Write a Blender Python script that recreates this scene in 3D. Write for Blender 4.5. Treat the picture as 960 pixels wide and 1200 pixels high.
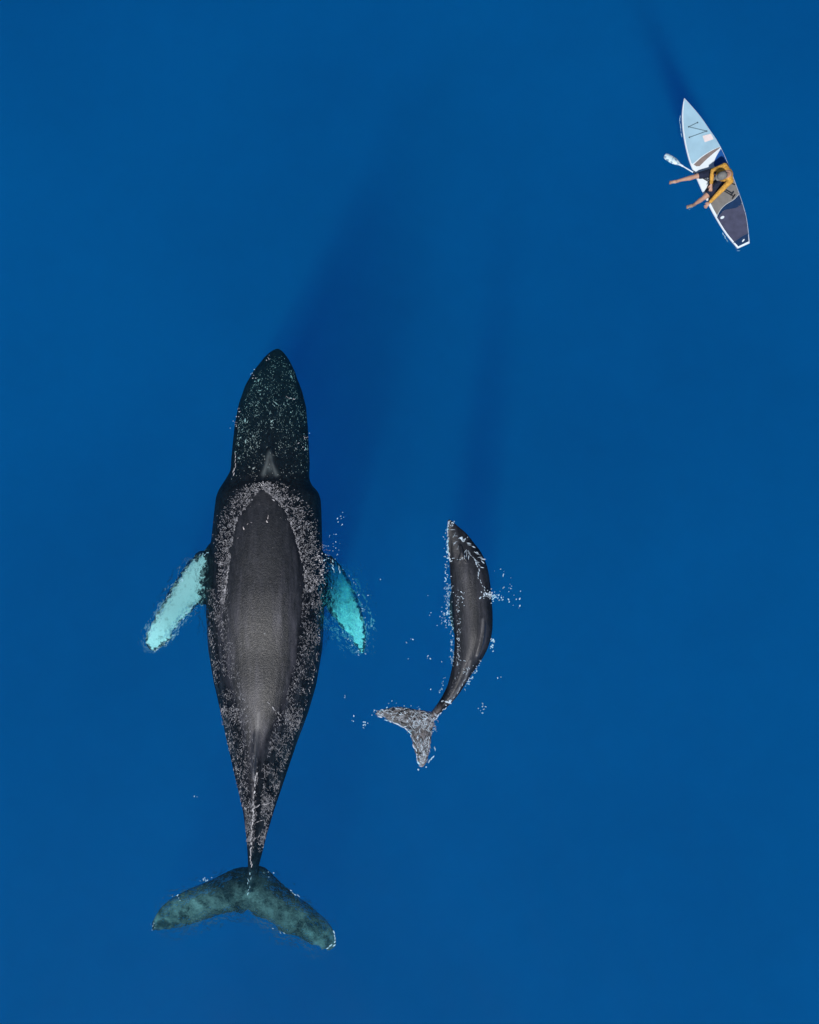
import bpy, bmesh, math, random
import numpy as np
from mathutils import Vector, Matrix, noise as mnoise
from mathutils.bvhtree import BVHTree
from mathutils.geometry import tessellate_polygon

scene = bpy.context.scene
COL = scene.collection
for o in list(bpy.data.objects):
    bpy.data.objects.remove(o)
random.seed(7)
RNG = np.random.default_rng(7)

# ------------------------------------------------------------------ camera
ALT = 30.0                 # drone height above the sea, metres
PPM = 49.0                 # photograph pixels per metre at the sea surface
cam_d = bpy.data.cameras.new('camera')
cam_d.sensor_fit = 'VERTICAL'
cam_d.angle_y = 2 * math.atan(600.0 / PPM / ALT)
cam_d.clip_start = 0.5
cam_d.clip_end = 2000
cam = bpy.data.objects.new('camera', cam_d)
cam.location = (0, 0, ALT)
COL.objects.link(cam)
scene.camera = cam

# ------------------------------------------------------------------ sky and sun
LDIR = Vector((0.12, 0.56, -1.0)).normalized()      # the way the sunlight travels
SUN_ELEV = math.asin(-LDIR.z)
world = bpy.data.worlds.new('World')
scene.world = world
world.use_nodes = True
wn = world.node_tree
bg = wn.nodes['Background']
sky = wn.nodes.new('ShaderNodeTexSky')
sky.sky_type = 'NISHITA'
sky.sun_disc = False
sky.sun_elevation = SUN_ELEV
sky.sun_rotation = math.atan2(-LDIR.x, -LDIR.y)
wn.links.new(sky.outputs[0], bg.inputs[0])
bg.inputs[1].default_value = 0.07
sky.dust_density = 0.2
sun_d = bpy.data.lights.new('sun', 'SUN')
sun_d.energy = 4.4
sun_d.angle = math.radians(3.0)      # wave-scattered beam: soft shadow shafts in the water
sun_d.color = (1.0, 0.97, 0.93)
sun = bpy.data.objects.new('sun', sun_d)
sun.rotation_euler = LDIR.to_track_quat('-Z', 'Y').to_euler()
sun.location = (0, 0, 60)
COL.objects.link(sun)

scene.view_settings.view_transform = 'Standard'
scene.view_settings.look = 'None'
scene.view_settings.exposure = 0.0
scene.view_settings.gamma = 1.0
cy = scene.cycles
cy.use_denoising = True
cy.use_adaptive_sampling = True
cy.adaptive_threshold = 0.02
cy.max_bounces = 4
cy.diffuse_bounces = 2
cy.glossy_bounces = 2
cy.transmission_bounces = 4
cy.transparent_max_bounces = 12
cy.volume_bounces = 2
cy.caustics_reflective = False
cy.caustics_refractive = False
cy.sample_clamp_indirect = 3.0

# ------------------------------------------------------------------ helpers
def P(px, py, z=0.0):
    """photograph measurement -> metres, for a thing lying at height z"""
    k = (ALT - z) / ALT / PPM
    return Vector(((px - 480.0) * k, (600.0 - py) * k, z))

def tag(o, label=None, cat=None, group=None, kind=None):
    if label: o['label'] = label
    if cat: o['category'] = cat
    if group: o['group'] = group
    if kind: o['kind'] = kind
    return o

def empty(name, loc):
    o = bpy.data.objects.new(name, None)
    o.location = loc
    o.empty_display_size = 0.3
    COL.objects.link(o)
    return o

def link_mesh(name, me, mat=None, parent=None, smooth=True):
    o = bpy.data.objects.new(name, me)
    COL.objects.link(o)
    if mat: me.materials.append(mat)
    if smooth:
        me.polygons.foreach_set('use_smooth', [True] * len(me.polygons))
    if parent:
        o.parent = parent
        o.matrix_parent_inverse = Matrix.Translation(-Vector(parent.location))
    return o

def from_bm(name, bm, mat=None, parent=None, smooth=True):
    bmesh.ops.recalc_face_normals(bm, faces=bm.faces)
    me = bpy.data.meshes.new(name)
    bm.to_mesh(me); bm.free()
    return link_mesh(name, me, mat, parent, smooth)

def pyd(name, verts, faces, mat=None, parent=None, smooth=True):
    me = bpy.data.meshes.new(name)
    me.from_pydata([tuple(v) for v in verts], [], faces)
    me.update()
    return link_mesh(name, me, mat, parent, smooth)

def ring_loft(bm, rings):
    vs = [[bm.verts.new(p) for p in r] for r in rings]
    n = len(rings[0])
    for a, b in zip(vs, vs[1:]):
        for i in range(n):
            bm.faces.new((a[i], a[(i + 1) % n], b[(i + 1) % n], b[i]))
    bm.faces.new(vs[0][::-1]); bm.faces.new(vs[-1])

def tube(bm, pts, rads, n=12, flat=1.0, up=Vector((0, 0, 1))):
    """tapered tube with rounded ends along pts"""
    pts = [Vector(p) for p in pts]
    P2, R2 = [], []
    d0 = (pts[0] - pts[1]).normalized(); d1 = (pts[-1] - pts[-2]).normalized()
    for k in (0.98, 0.75, 0.4):
        P2.append(pts[0] + d0 * rads[0] * k); R2.append(rads[0] * math.sqrt(1 - k * k))
    P2 += pts; R2 += list(rads)
    for k in (0.4, 0.75, 0.98):
        P2.append(pts[-1] + d1 * rads[-1] * k); R2.append(rads[-1] * math.sqrt(1 - k * k))
    rings = []
    for i, (p, r) in enumerate(zip(P2, R2)):
        t = (P2[min(i + 1, len(P2) - 1)] - P2[max(i - 1, 0)]).normalized()
        a = t.cross(up)
        if a.length < 1e-3: a = t.cross(Vector((1, 0, 0)))
        a.normalize(); b = a.cross(t).normalized()
        rings.append([p + a * math.cos(q) * r + b * math.sin(q) * r * flat
                      for q in [2 * math.pi * j / n for j in range(n)]])
    ring_loft(bm, rings)

def ellipsoid(bm, c, r, rot=None, u=20, v=14):
    M = Matrix.Translation(Vector(c)) @ (rot.to_4x4() if rot else Matrix.Identity(4)) @ Matrix.Diagonal((*r, 1))
    bmesh.ops.create_uvsphere(bm, u_segments=u, v_segments=v, radius=1.0, matrix=M)

def remesh(bm, voxel, smooth_it=4, factor=0.5):
    """fuse everything in bm into one continuous surface"""
    bmesh.ops.recalc_face_normals(bm, faces=bm.faces)
    me = bpy.data.meshes.new('tmp'); bm.to_mesh(me); bm.free()
    o = bpy.data.objects.new('tmp', me); COL.objects.link(o)
    m = o.modifiers.new('r', 'REMESH'); m.mode = 'VOXEL'; m.voxel_size = voxel; m.adaptivity = 0
    if smooth_it:
        s = o.modifiers.new('s', 'SMOOTH'); s.factor = factor; s.iterations = smooth_it
    bpy.context.view_layer.update()
    dg = bpy.context.evaluated_depsgraph_get()
    out = bpy.data.meshes.new_from_object(o.evaluated_get(dg))
    bpy.data.objects.remove(o); bpy.data.meshes.remove(me)
    return out

def catmull(pts, n):
    """resample a list of equal-length tuples with a Catmull-Rom curve"""
    A = np.array(pts, float); m = len(A); out = []
    for t in np.linspace(0, m - 1 - 1e-9, n):
        i = int(t); f = t - i
        p0, p1, p2, p3 = A[max(i - 1, 0)], A[i], A[min(i + 1, m - 1)], A[min(i + 2, m - 1)]
        out.append(0.5 * ((2 * p1) + (-p0 + p2) * f + (2 * p0 - 5 * p1 + 4 * p2 - p3) * f * f
                          + (-p0 + 3 * p1 - 3 * p2 + p3) * f ** 3))
    return np.array(out)

# ---- materials
def mat(name, color=(0.5, 0.5, 0.5), rough=0.5, spec=0.5, build=None):
    m = bpy.data.materials.new(name); m.use_nodes = True
    nt = m.node_tree; b = nt.nodes['Principled BSDF']
    b.inputs['Base Color'].default_value = (*color, 1)
    b.inputs['Roughness'].default_value = rough
    b.inputs['Specular IOR Level'].default_value = spec
    if build: build(nt, b)
    return m

def noise(nt, scale, detail=4, rough=0.55, vec=None, mapscale=None, coord='Object'):
    n = nt.nodes.new('ShaderNodeTexNoise')
    n.inputs['Scale'].default_value = scale; n.inputs['Detail'].default_value = detail
    n.inputs['Roughness'].default_value = rough
    if vec is None:
        vec = nt.nodes.new('ShaderNodeTexCoord').outputs[coord]
    if mapscale:
        mp = nt.nodes.new('ShaderNodeMapping'); mp.inputs['Scale'].default_value = mapscale
        nt.links.new(vec, mp.inputs['Vector']); vec = mp.outputs[0]
    nt.links.new(vec, n.inputs['Vector'])
    return n.outputs['Fac']

def ramp(nt, fac, stops):
    r = nt.nodes.new('ShaderNodeValToRGB')
    while len(r.color_ramp.elements) < len(stops): r.color_ramp.elements.new(0.5)
    for e, (p, c) in zip(r.color_ramp.elements, stops):
        e.position = p; e.color = (*c, 1) if len(c) == 3 else c
    nt.links.new(fac, r.inputs[0])
    return r.outputs[0]

def mixc(nt, fac, a, b, mode='MIX'):
    m = nt.nodes.new('ShaderNodeMix'); m.data_type = 'RGBA'; m.blend_type = mode
    for sock, v in ((m.inputs[0], fac), (m.inputs[6], a), (m.inputs[7], b)):
        if hasattr(v, 'is_linked') or isinstance(v, bpy.types.NodeSocket): nt.links.new(v, sock)
        elif isinstance(v, (int, float)): sock.default_value = v
        else: sock.default_value = (*v, 1)
    return m.outputs[2]

def math_n(nt, op, a, b=None):
    m = nt.nodes.new('ShaderNodeMath'); m.operation = op
    for s, v in zip(m.inputs, (a, b)):
        if v is None: continue
        if isinstance(v, (int, float)): s.default_value = v
        else: nt.links.new(v, s)
    return m.outputs[0]

def attr(nt, name):
    a = nt.nodes.new('ShaderNodeAttribute'); a.attribute_name = name
    return a

def bump(nt, b, h, strength, dist):
    n = nt.nodes.new('ShaderNodeBump'); n.inputs['Strength'].default_value = strength
    n.inputs['Distance'].default_value = dist
    nt.links.new(h, n.inputs['Height']); nt.links.new(n.outputs[0], b.inputs['Normal'])

def cloth(c):
    def f(nt, b):
        tinted(c, 0.3, 11)(nt, b)
        bump(nt, b, noise(nt, 16, 4, 0.6, mapscale=(1, 1.6, 1)), 0.9, 0.05)
    return f

def tinted(c, amount=0.25, scale=6.0):
    def f(nt, b):
        n = noise(nt, scale, 5)
        lo = tuple(x * (1 - amount) for x in c); hi = tuple(min(1, x * (1 + amount)) for x in c)
        nt.links.new(ramp(nt, n, [(0.3, lo), (0.7, hi)]), b.inputs['Base Color'])
    return f

# ------------------------------------------------------------------ the sea
WAVES = []
for k in range(16):
    lam = 0.55 * 1.22 ** k
    a = random.uniform(0, 2 * math.pi)
    WAVES.append((2 * math.pi / lam * math.cos(a), 2 * math.pi / lam * math.sin(a),
                  random.uniform(0, 6.28), 0.0016 * lam ** 0.5))
def wave_z(x, y):
    z = 0.0
    for kx, ky, ph, am in WAVES:
        z = z + am * np.sin(kx * x + ky * y + ph)
    return z

CHOP = [(205, 705, 1.3), (412, 715, 1.1), (240, 1060, 1.2), (340, 1070, 1.2), (480, 850, 0.9)]
CHOP_H, CHOP_MIX = 0.32, 0.34
SEA_R, SEA_DEPTH = 320.0, 140.0
def water_material(name, choppy):
    m = bpy.data.materials.new(name); m.use_nodes = True
    nt = m.node_tree; nt.nodes.remove(nt.nodes['Principled BSDF'])
    out = nt.nodes['Material Output']
    tr = nt.nodes.new('ShaderNodeBsdfTransparent')
    nt.links.new(ramp(nt, noise(nt, 0.11, 6, 0.58), [(0.28, (0.78, 0.82, 0.84)), (0.68, (1, 1, 1))]), tr.inputs[0])   # faint uneven light from the swell put into the surface tint
    gl = nt.nodes.new('ShaderNodeBsdfGlossy'); gl.inputs['Roughness'].default_value = 0.02
    fr = nt.nodes.new('ShaderNodeFresnel'); fr.inputs['IOR'].default_value = 1.33
    mx = nt.nodes.new('ShaderNodeMixShader')
    nt.links.new(fr.outputs[0], mx.inputs[0]); nt.links.new(tr.outputs[0], mx.inputs[1]); nt.links.new(gl.outputs[0], mx.inputs[2])
    if choppy:
        # choppy wavelets stirred up by the flippers and flukes bend the view of what lies below
        geo = nt.nodes.new('ShaderNodeNewGeometry')
        rf = nt.nodes.new('ShaderNodeBsdfRefraction'); rf.inputs['IOR'].default_value = 1.33; rf.inputs['Roughness'].default_value = 0.0
        b2 = nt.nodes.new('ShaderNodeBump'); b2.inputs['Strength'].default_value = 1.0; b2.inputs['Distance'].default_value = CHOP_H
        nt.links.new(noise(nt, 4.5, 3, 0.55, vec=geo.outputs['Position']), b2.inputs['Height']); nt.links.new(b2.outputs[0], rf.inputs['Normal'])
        chop = 0.0
        for cx_, cy_, rad in CHOP:
            c = P(cx_, cy_)
            vd = nt.nodes.new('ShaderNodeVectorMath'); vd.operation = 'DISTANCE'
            nt.links.new(geo.outputs['Position'], vd.inputs[0]); vd.inputs[1].default_value = c
            mr = nt.nodes.new('ShaderNodeMapRange'); mr.interpolation_type = 'SMOOTHSTEP'
            nt.links.new(vd.outputs['Value'], mr.inputs[0]); mr.inputs[1].default_value = rad * 1.3; mr.inputs[2].default_value = rad * 0.5
            mr.inputs[3].default_value = 0.0; mr.inputs[4].default_value = CHOP_MIX
            chop = math_n(nt, 'MAXIMUM', mr.outputs[0], chop)
        mt = nt.nodes.new('ShaderNodeMixShader')
        nt.links.new(chop, mt.inputs[0]); nt.links.new(tr.outputs[0], mt.inputs[1]); nt.links.new(rf.outputs[0], mt.inputs[2])
        nt.links.new(mt.outputs[0], mx.inputs[1])
    nt.links.new(mx.outputs[0], out.inputs['Surface'])
    sc = nt.nodes.new('ShaderNodeVolumeScatter')      # sigma_s = density * colour
    sc.inputs['Density'].default_value = 0.023
    sc.inputs['Color'].default_value = (0.01, 0.60, 1.0, 1)
    sc.inputs['Anisotropy'].default_value = 0.0
    ab = nt.nodes.new('ShaderNodeVolumeAbsorption')   # sigma_a = density * (1 - colour)
    ab.inputs['Density'].default_value = 0.50
    ab.inputs['Color'].default_value = (0.0, 0.957, 0.9935, 1)
    ad = nt.nodes.new('ShaderNodeAddShader')
    nt.links.new(sc.outputs[0], ad.inputs[0]); nt.links.new(ab.outputs[0], ad.inputs[1])
    nt.links.new(ad.outputs[0], out.inputs['Volume'])
    return m

def build_sea():
    m = water_material('sea_water', True)
    # rippled surface near the animals, flat skirt to the far sea, closed below
    step = 0.14
    xs = np.arange(-13.02, 13.03, step); ys = np.arange(-15.96, 15.97, step)
    X, Y = np.meshgrid(xs, ys)
    fade = np.clip((13.0 - np.abs(X)) / 1.5, 0, 1) * np.clip((15.9 - np.abs(Y)) / 1.5, 0, 1)
    Zs = wave_z(X, Y) * fade
    ny, nx = X.shape
    v = [(float(a), float(b), float(c)) for a, b, c in zip(X.ravel(), Y.ravel(), Zs.ravel())]
    f = [(j * nx + i, j * nx + i + 1, (j + 1) * nx + i + 1, (j + 1) * nx + i) for j in range(ny - 1) for i in range(nx - 1)]
    edge = ([i for i in range(nx)] + [j * nx + nx - 1 for j in range(1, ny)]
            + [(ny - 1) * nx + i for i in range(nx - 2, -1, -1)] + [j * nx for j in range(ny - 2, 0, -1)])
    base = len(v); E = len(edge)
    xm, ym = xs[-1], ys[-1]
    for q in edge:
        x, y, _ = v[q]; s = SEA_R / xm; s2 = SEA_R / ym
        v.append((x * s, y * s2, 0.0))
    for k in range(E): v.append((v[base + k][0], v[base + k][1], -SEA_DEPTH))
    for k in range(E):
        k2 = (k + 1) % E
        f.append((edge[k2], edge[k], base + k, base + k2))
        f.append((base + k2, base + k, base + E + k, base + E + k2))
    f.append(tuple(base + E + k for k in range(E)))
    me = bpy.data.meshes.new('sea_water'); me.from_pydata(v, [], f)
    bm = bmesh.new(); bm.from_mesh(me); bmesh.ops.recalc_face_normals(bm, faces=bm.faces); bm.to_mesh(me); bm.free()
    o = link_mesh('sea_water', me, m)
    tag(o, 'deep clear blue sea water all around the whales', 'water', kind='structure')
    bedm = mat('sea_bed', (0.05, 0.07, 0.08), 0.9, 0.1, tinted((0.05, 0.07, 0.08), 0.4, 0.08))
    s = SEA_R * 1.05
    b = pyd('sea_bed', [(-s, -s, -SEA_DEPTH - 0.5), (s, -s, -SEA_DEPTH - 0.5), (s, s, -SEA_DEPTH - 0.5), (-s, s, -SEA_DEPTH - 0.5)], [(0, 1, 2, 3)], bedm)
    tag(b, 'dark sandy sea bed far below the water', 'sea bed', kind='structure')
build_sea()

# ------------------------------------------------------------------ whales
def whale_skin():
    def f(nt, b):
        A = attr(nt, 'pigment')
        sep = nt.nodes.new('ShaderNodeSeparateColor'); nt.links.new(A.outputs['Color'], sep.inputs[0])
        dark = ramp(nt, noise(nt, 9, 6, 0.65), [(0.3, (0.004, 0.005, 0.008)), (0.55, (0.008, 0.010, 0.014)), (0.8, (0.024, 0.025, 0.033))])
        # fine pale scuffs that run along the body
        body_w = A.outputs['Alpha']
        scuff = ramp(nt, noise(nt, 14, 6, 0.7, mapscale=(1.0, 0.22, 1.0)), [(0.55, (0, 0, 0)), (0.75, (1, 1, 1))])
        c = mixc(nt, math_n(nt, 'MULTIPLY', math_n(nt, 'MULTIPLY', scuff, body_w), 0.24), dark, (0.15, 0.15, 0.18))
        grain = ramp(nt, noise(nt, 55, 3, 0.7), [(0.60, (0, 0, 0)), (0.72, (1, 1, 1))])
        c = mixc(nt, math_n(nt, 'MULTIPLY', math_n(nt, 'MULTIPLY', grain, body_w), 0.2), c, (0.18, 0.18, 0.215))
        streak = ramp(nt, noise(nt, 5, 5, 0.6, mapscale=(1.0, 0.10, 1.0)), [(0.45, (0, 0, 0)), (0.72, (1, 1, 1))])
        c = mixc(nt, math_n(nt, 'MULTIPLY', math_n(nt, 'MULTIPLY', streak, body_w), 0.26), c, (0.12, 0.12, 0.155))
        # pale worn patches on the flukes
        patch = ramp(nt, noise(nt, 2.4, 7, 0.68), [(0.42, (0, 0, 0)), (0.66, (1, 1, 1))])
        c = mixc(nt, math_n(nt, 'MULTIPLY', math_n(nt, 'MULTIPLY', patch, sep.outputs['Green']), 0.9), c, (0.50, 0.38, 0.39))
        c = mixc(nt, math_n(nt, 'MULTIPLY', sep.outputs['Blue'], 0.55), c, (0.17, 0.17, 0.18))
        # white flippers with a few dark smudges
        sm = ramp(nt, noise(nt, 5, 5, 0.6), [(0.30, (0.30, 0.32, 0.33)), (0.44, (0.78, 0.83, 0.86))])
        brk = math_n(nt, 'ADD', sep.outputs['Red'], math_n(nt, 'MULTIPLY', math_n(nt, 'SUBTRACT', noise(nt, 8, 3, 0.6), 0.5), 1.7))
        c = mixc(nt, ramp(nt, brk, [(0.40, (0, 0, 0)), (0.54, (1, 1, 1))]), c, sm)      # white blade; rippled refraction at the rim put into a broken dark margin
        nt.links.new(c, b.inputs['Base Color'])
        rg = ramp(nt, noise(nt, 20, 4), [(0.3, (0.34, 0.34, 0.34)), (0.7, (0.52, 0.52, 0.52))])
        nt.links.new(rg, b.inputs['Roughness'])
        # wet skin only shines where it is out of the water
        geo = nt.nodes.new('ShaderNodeNewGeometry'); sx = nt.nodes.new('ShaderNodeSeparateXYZ'); nt.links.new(geo.outputs['Position'], sx.inputs[0])
        mr = nt.nodes.new('ShaderNodeMapRange'); nt.links.new(sx.outputs['Z'], mr.inputs[0])
        for i_, v_ in ((1, -0.02), (2, 0.03), (3, 0.02), (4, 0.36)): mr.inputs[i_].default_value = v_
        nt.links.new(mr.outputs[0], b.inputs['Specular IOR Level'])
        bump(nt, b, noise(nt, 26, 5, 0.7), 0.35, 0.03)
    return mat('whale_skin', rough=0.42, spec=0.5, build=f)
SKIN = whale_skin()
BARN = mat('barnacle_shell', (0.44, 0.40, 0.40), 0.85, 0.2, tinted((0.44, 0.40, 0.40), 0.7, 12))

def body_loft(bm, st, n=44):
    """st: rows of centre x, centre y, half width (px), dry half width (px, <0: use z), z of the back,
    height ratio up, height ratio down, section exponent, sideways shift of the top (px)"""
    rings = []
    C = [Vector((r[0], -r[1])) for r in st]
    for i, r in enumerate(st):
        cx, cy_, hw, d, zt, ku, kd, p, off = r
        t = (C[min(i + 1, len(C) - 1)] - C[max(i - 1, 0)]).normalized()
        nrm = Vector((t.y, -t.x))
        if nrm.x < 0: nrm = -nrm
        hw = max(hw, 0.8)
        hu, hd = hw / PPM * ku, hw / PPM * kd
        if d > 0:
            zc = -hu * max(0.0, 1 - min(d / hw, 0.97) ** p) ** (1 / p)
        else:
            zc = zt - hu
        k = (ALT - zc) / ALT
        ring = []
        for j in range(n):
            a = 2 * math.pi * j / n
            ca, sa = math.cos(a), math.sin(a)
            q = p if sa > 0 else 2.0
            ux = math.copysign(abs(ca) ** (2 / q), ca); uz = math.copysign(abs(sa) ** (2 / q), sa)
            lat = hw * ux + (off * max(uz, 0))
            z = zc + (hu if uz > 0 else hd) * uz
            ring.append(Vector(((cx + nrm.x * lat - 480) / PPM * k, (600 + (-cy_ + nrm.y * lat) + 0.0) / PPM * k if False else (600 - cy_ + nrm.y * lat) / PPM * k, z)))
        rings.append(ring)
    ring_loft(bm, rings)

def wing(bm, rows, n=18, m=26, rag=1.2, knob=0.0):
    """rows: leading x,y,z and trailing x,y,z (photo px / metres) and thickness in metres"""
    R = catmull(rows, m); rings = []
    rg = random.Random(int(rows[0][0] * 7 + rows[1][1]))
    for r in R[2:-2]:
        dx, dy = r[3] - r[0], r[4] - r[1]; q = rag * rg.uniform(-1, 1) / (math.hypot(dx, dy) + 1e-6); r[3] += dx * q; r[4] += dy * q
        q = knob * rg.uniform(-1, .6) / (math.hypot(dx, dy) + 1e-6); r[0] += dx * q; r[1] += dy * q
    L = [P(r[0], r[1], r[2]) for r in R]; T = [P(r[3], r[4], r[5]) for r in R]
    M = [(a + b) / 2 for a, b in zip(L, T)]
    for i in range(m):
        span = (M[min(i + 1, m - 1)] - M[max(i - 1, 0)]).normalized()
        ch = T[i] - L[i]
        nr = ch.cross(span); nr = nr.normalized() if nr.length > 1e-6 else Vector((0, 0, 1))
        ring = []
        for j in range(n):
            a = 2 * math.pi * j / n
            u = 0.5 - 0.5 * math.cos(a)
            th = R[i][6] * 0.5 * math.sin(a) * (1.25 - 0.6 * u)
            ring.append(L[i] + ch * u + nr * th)
        rings.append(ring)
    ring_loft(bm, rings)

def prof(x, pts):
    return float(np.interp(x, [p[0] for p in pts], [p[1] for p in pts]))

A_L = [(408, 325), (412, 318), (420, 310), (435, 299), (455, 287), (475, 280), (500, 275), (520, 273), (540, 271), (554, 271), (562, 267), (572, 259), (582, 254), (600, 252), (640, 248), (680, 244), (720, 243), (760, 246), (800, 252), (830, 258), (860, 264), (890, 271), (920, 278), (950, 285), (980, 289), (1006, 291), (1030, 290), (1050, 292)]
A_R = [(408, 327), (412, 333), (420, 339), (435, 347), (455, 354), (475, 359), (500, 361), (520, 362), (540, 363), (558, 363), (566, 366), (575, 373), (584, 376), (600, 377), (640, 378), (680, 380), (720, 380), (760, 378), (800, 371), (830, 362), (860, 351), (890, 341), (920, 331), (950, 321), (980, 312), (1006, 306), (1030, 299), (1050, 295)]
A_DRY = [(560, -1), (571, 0.0), (576, 6), (593, 19), (607, 29), (627, 35), (650, 40), (690, 46), (720, 46), (760, 40), (800, 33), (830, 22), (860, 11), (890, 4), (903, 1), (904, -1)]
A_ZT = [(408, -1.0), (430, -0.8), (480, -0.6), (520, -0.38), (545, -0.25), (565, -0.1), (573, -0.01), (880, 0.02), (910, 0.0), (960, -0.04), (985, -0.22), (1006, -0.60), (1030, -1.08), (1050, -1.2)]
A_KU = [(408, 0.7), (480, 0.5), (545, 0.62), (580, 0.85), (640, 0.92), (720, 0.95), (850, 1.05), (950, 1.3), (1006, 1.6), (1030, 1.2), (1050, 1.0)]
A_KD = [(408, 0.9), (480, 1.0), (600, 1.0), (750, 0.95), (900, 1.1), (1006, 1.6), (1030, 1.0), (1050, 0.8)]
A_P = [(408, 2.2), (560, 2.2), (640, 2.3), (760, 2.5), (820, 2.1), (870, 1.6), (950, 1.45), (1050, 1.6)]
def adult_l(y): return prof(y, A_L)
def adult_r(y): return prof(y, A_R)

def build_adult():
    bm = bmesh.new()
    st = []
    for y in list(np.arange(408.2, 440, 3)) + list(np.arange(440, 1050, 5)):
        l, r = adult_l(y), adult_r(y)
        cx = (l + r) / 2
        ridge = prof(y, [(408, 0), (700, 0), (820, -2), (900, -6), (1000, -3), (1050, 0)])
        st.append((cx, y, (r - l) / 2, prof(y, A_DRY), prof(y, A_ZT), prof(y, A_KU), prof(y, A_KD), prof(y, A_P), ridge))
    S_ = np.array(st); W_ = S_.copy()
    for _ in range(4):                                    # ease the profile from station to station
        W_[1:-1] = 0.25 * W_[:-2] + 0.5 * W_[1:-1] + 0.25 * W_[2:]
    S_[:, [0, 5, 6, 7, 8]] = W_[:, [0, 5, 6, 7, 8]]
    dry = S_[:, 3] > 0
    S_[:, 3] = np.where(dry, np.maximum(W_[:, 3], 0.5), S_[:, 3]); S_[:, 4] = W_[:, 4]
    body_loft(bm, [tuple(r) for r in S_])
    # flippers
    wing(bm, [(258, 628, -0.95, 258, 712, -1.00, 0.36), (244, 640, -0.9, 244, 708, -0.95, 0.34), (222, 658, -0.85, 230, 712, -0.92, 0.28),
              (204, 685, -0.83, 211, 730, -0.92, 0.24), (186, 716, -0.82, 201, 747, -0.90, 0.20), (174, 738, -0.82, 188, 759, -0.88, 0.14), (170, 754, -0.82, 177, 764, -0.85, 0.08)], m=44, rag=4.0, knob=3.0)
    wing(bm, [(366, 640, -1.5, 366, 705, -1.0, 0.36), (382, 650, -2.9, 380, 708, -1.5, 0.34), (399, 664, -3.3, 391, 722, -1.9, 0.28),
              (412, 685, -2.7, 403, 738, -1.9, 0.24), (422, 712, -1.9, 414, 752, -1.85, 0.20), (428, 738, -1.75, 422, 764, -1.8, 0.14), (429, 756, -1.75, 425, 768, -1.8, 0.08)], m=44, rag=4.0, knob=3.0)
    # flukes
    z0 = -1.25
    wing(bm, [(300, 1016, z0, 292, 1064, z0, 0.30), (279, 1016, z0, 284, 1071, z0, 0.24), (260, 1024, z0, 268, 1070, z0, 0.19), (241, 1033, z0, 240, 1080, z0, 0.15),
              (209, 1047, z0 - .02, 212, 1088, z0 - .04, 0.11), (190, 1061, z0 - .03, 194, 1090, z0 - .05, 0.09), (180, 1076, z0 - .03, 184, 1091, z0 - .04, 0.07), (177, 1086, z0, 179, 1091, z0, 0.05)])
    wing(bm, [(290, 1016, z0, 290, 1064, z0, 0.30), (309, 1015, z0, 298, 1074, z0, 0.24), (331, 1035, z0, 312, 1079, z0, 0.19), (350, 1050, z0, 325, 1089, z0, 0.15),
              (372, 1067, z0 - .02, 350, 1101, z0 - .04, 0.11), (387, 1082, z0 - .02, 369, 1109, z0 - .04, 0.09), (394, 1098, z0, 379, 1114, z0, 0.07), (395, 1107, z0 + .05, 386, 1116, z0 + .05, 0.05)])
    # dorsal fin: low hooked ridge on the rear back
    rings = []
    for y, h, w in [(820, -.06, .05), (835, .03, .07), (855, .10, .075), (875, .19, .075), (890, .27, .07), (898, .28, .055), (905, .20, .045), (910, .05, .04), (915, -.08, .03)]:
        x = prof(y, [(820, 304), (850, 302), (880, 300), (915, 298)])
        base = P(x, y, -0.15)
        rings.append([base + Vector((dx * w, 0, dz)) for dx, dz in ((-1.5, 0), (-1, 0.1), (-.45, .15 + h * .7), (0, .15 + h), (.45, .15 + h * .7), (1, 0.1), (1.5, 0))])
    ring_loft(bm, rings)
    # knuckles along the tail stock
    for i, y in enumerate(np.arange(922, 1004, 9)):
        ellipsoid(bm, P(297 - (y - 922) * 0.03, y, prof(y, A_ZT) - 0.03), (0.07, 0.14, 0.07), u=12, v=8)
    # blowhole splash guard: raised ridge, forked towards the back
    tube(bm, [P(317, 522, -0.42), P(316, 534, -0.28), P(315, 542, -0.22)], (0.07, 0.11, 0.10))
    for s, e in ((-1, 308), (1, 324)):
        tube(bm, [P(316, 536, -0.27), P(316 + 3 * s, 545, -0.20), P(e, 556, -0.20)], (0.08, 0.075, 0.05))
    # median head ridge and lip ridges
    tube(bm, [P(324, 418, -0.95), P(321, 470, -0.67), P(318, 520, -0.42)], (0.05, 0.07, 0.09))
    me = remesh(bm, 0.036, 5)
    co = np.empty(len(me.vertices) * 3); me.vertices.foreach_get('co', co); co = co.reshape(-1, 3)
    k = ALT / (ALT - co[:, 2]); px = co[:, 0] * k * PPM + 480; py = 600 - co[:, 1] * k * PPM
    l = np.interp(py, [a for a, _ in A_L], [b for _, b in A_L]); r = np.interp(py, [a for a, _ in A_R], [b for _, b in A_R])
    out = np.maximum(l - px, px - r)
    flip = np.clip((out + 2) / 22, 0, 1) * ((py > 600) & (py < 800))
    def seg_d(ax, ay, bx, by):
        t = np.clip(((px - ax) * (bx - ax) + (py - ay) * (by - ay)) / ((bx - ax) ** 2 + (by - ay) ** 2), 0, 1)
        return np.hypot(px - ax - t * (bx - ax), py - ay - t * (by - ay))
    dd = np.minimum(np.minimum(seg_d(288, 1046, 225, 1060), seg_d(225, 1060, 186, 1082)), np.minimum(seg_d(290, 1046, 345, 1076), seg_d(345, 1076, 386, 1106)))
    rim = np.full(len(px), 99.0)
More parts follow.
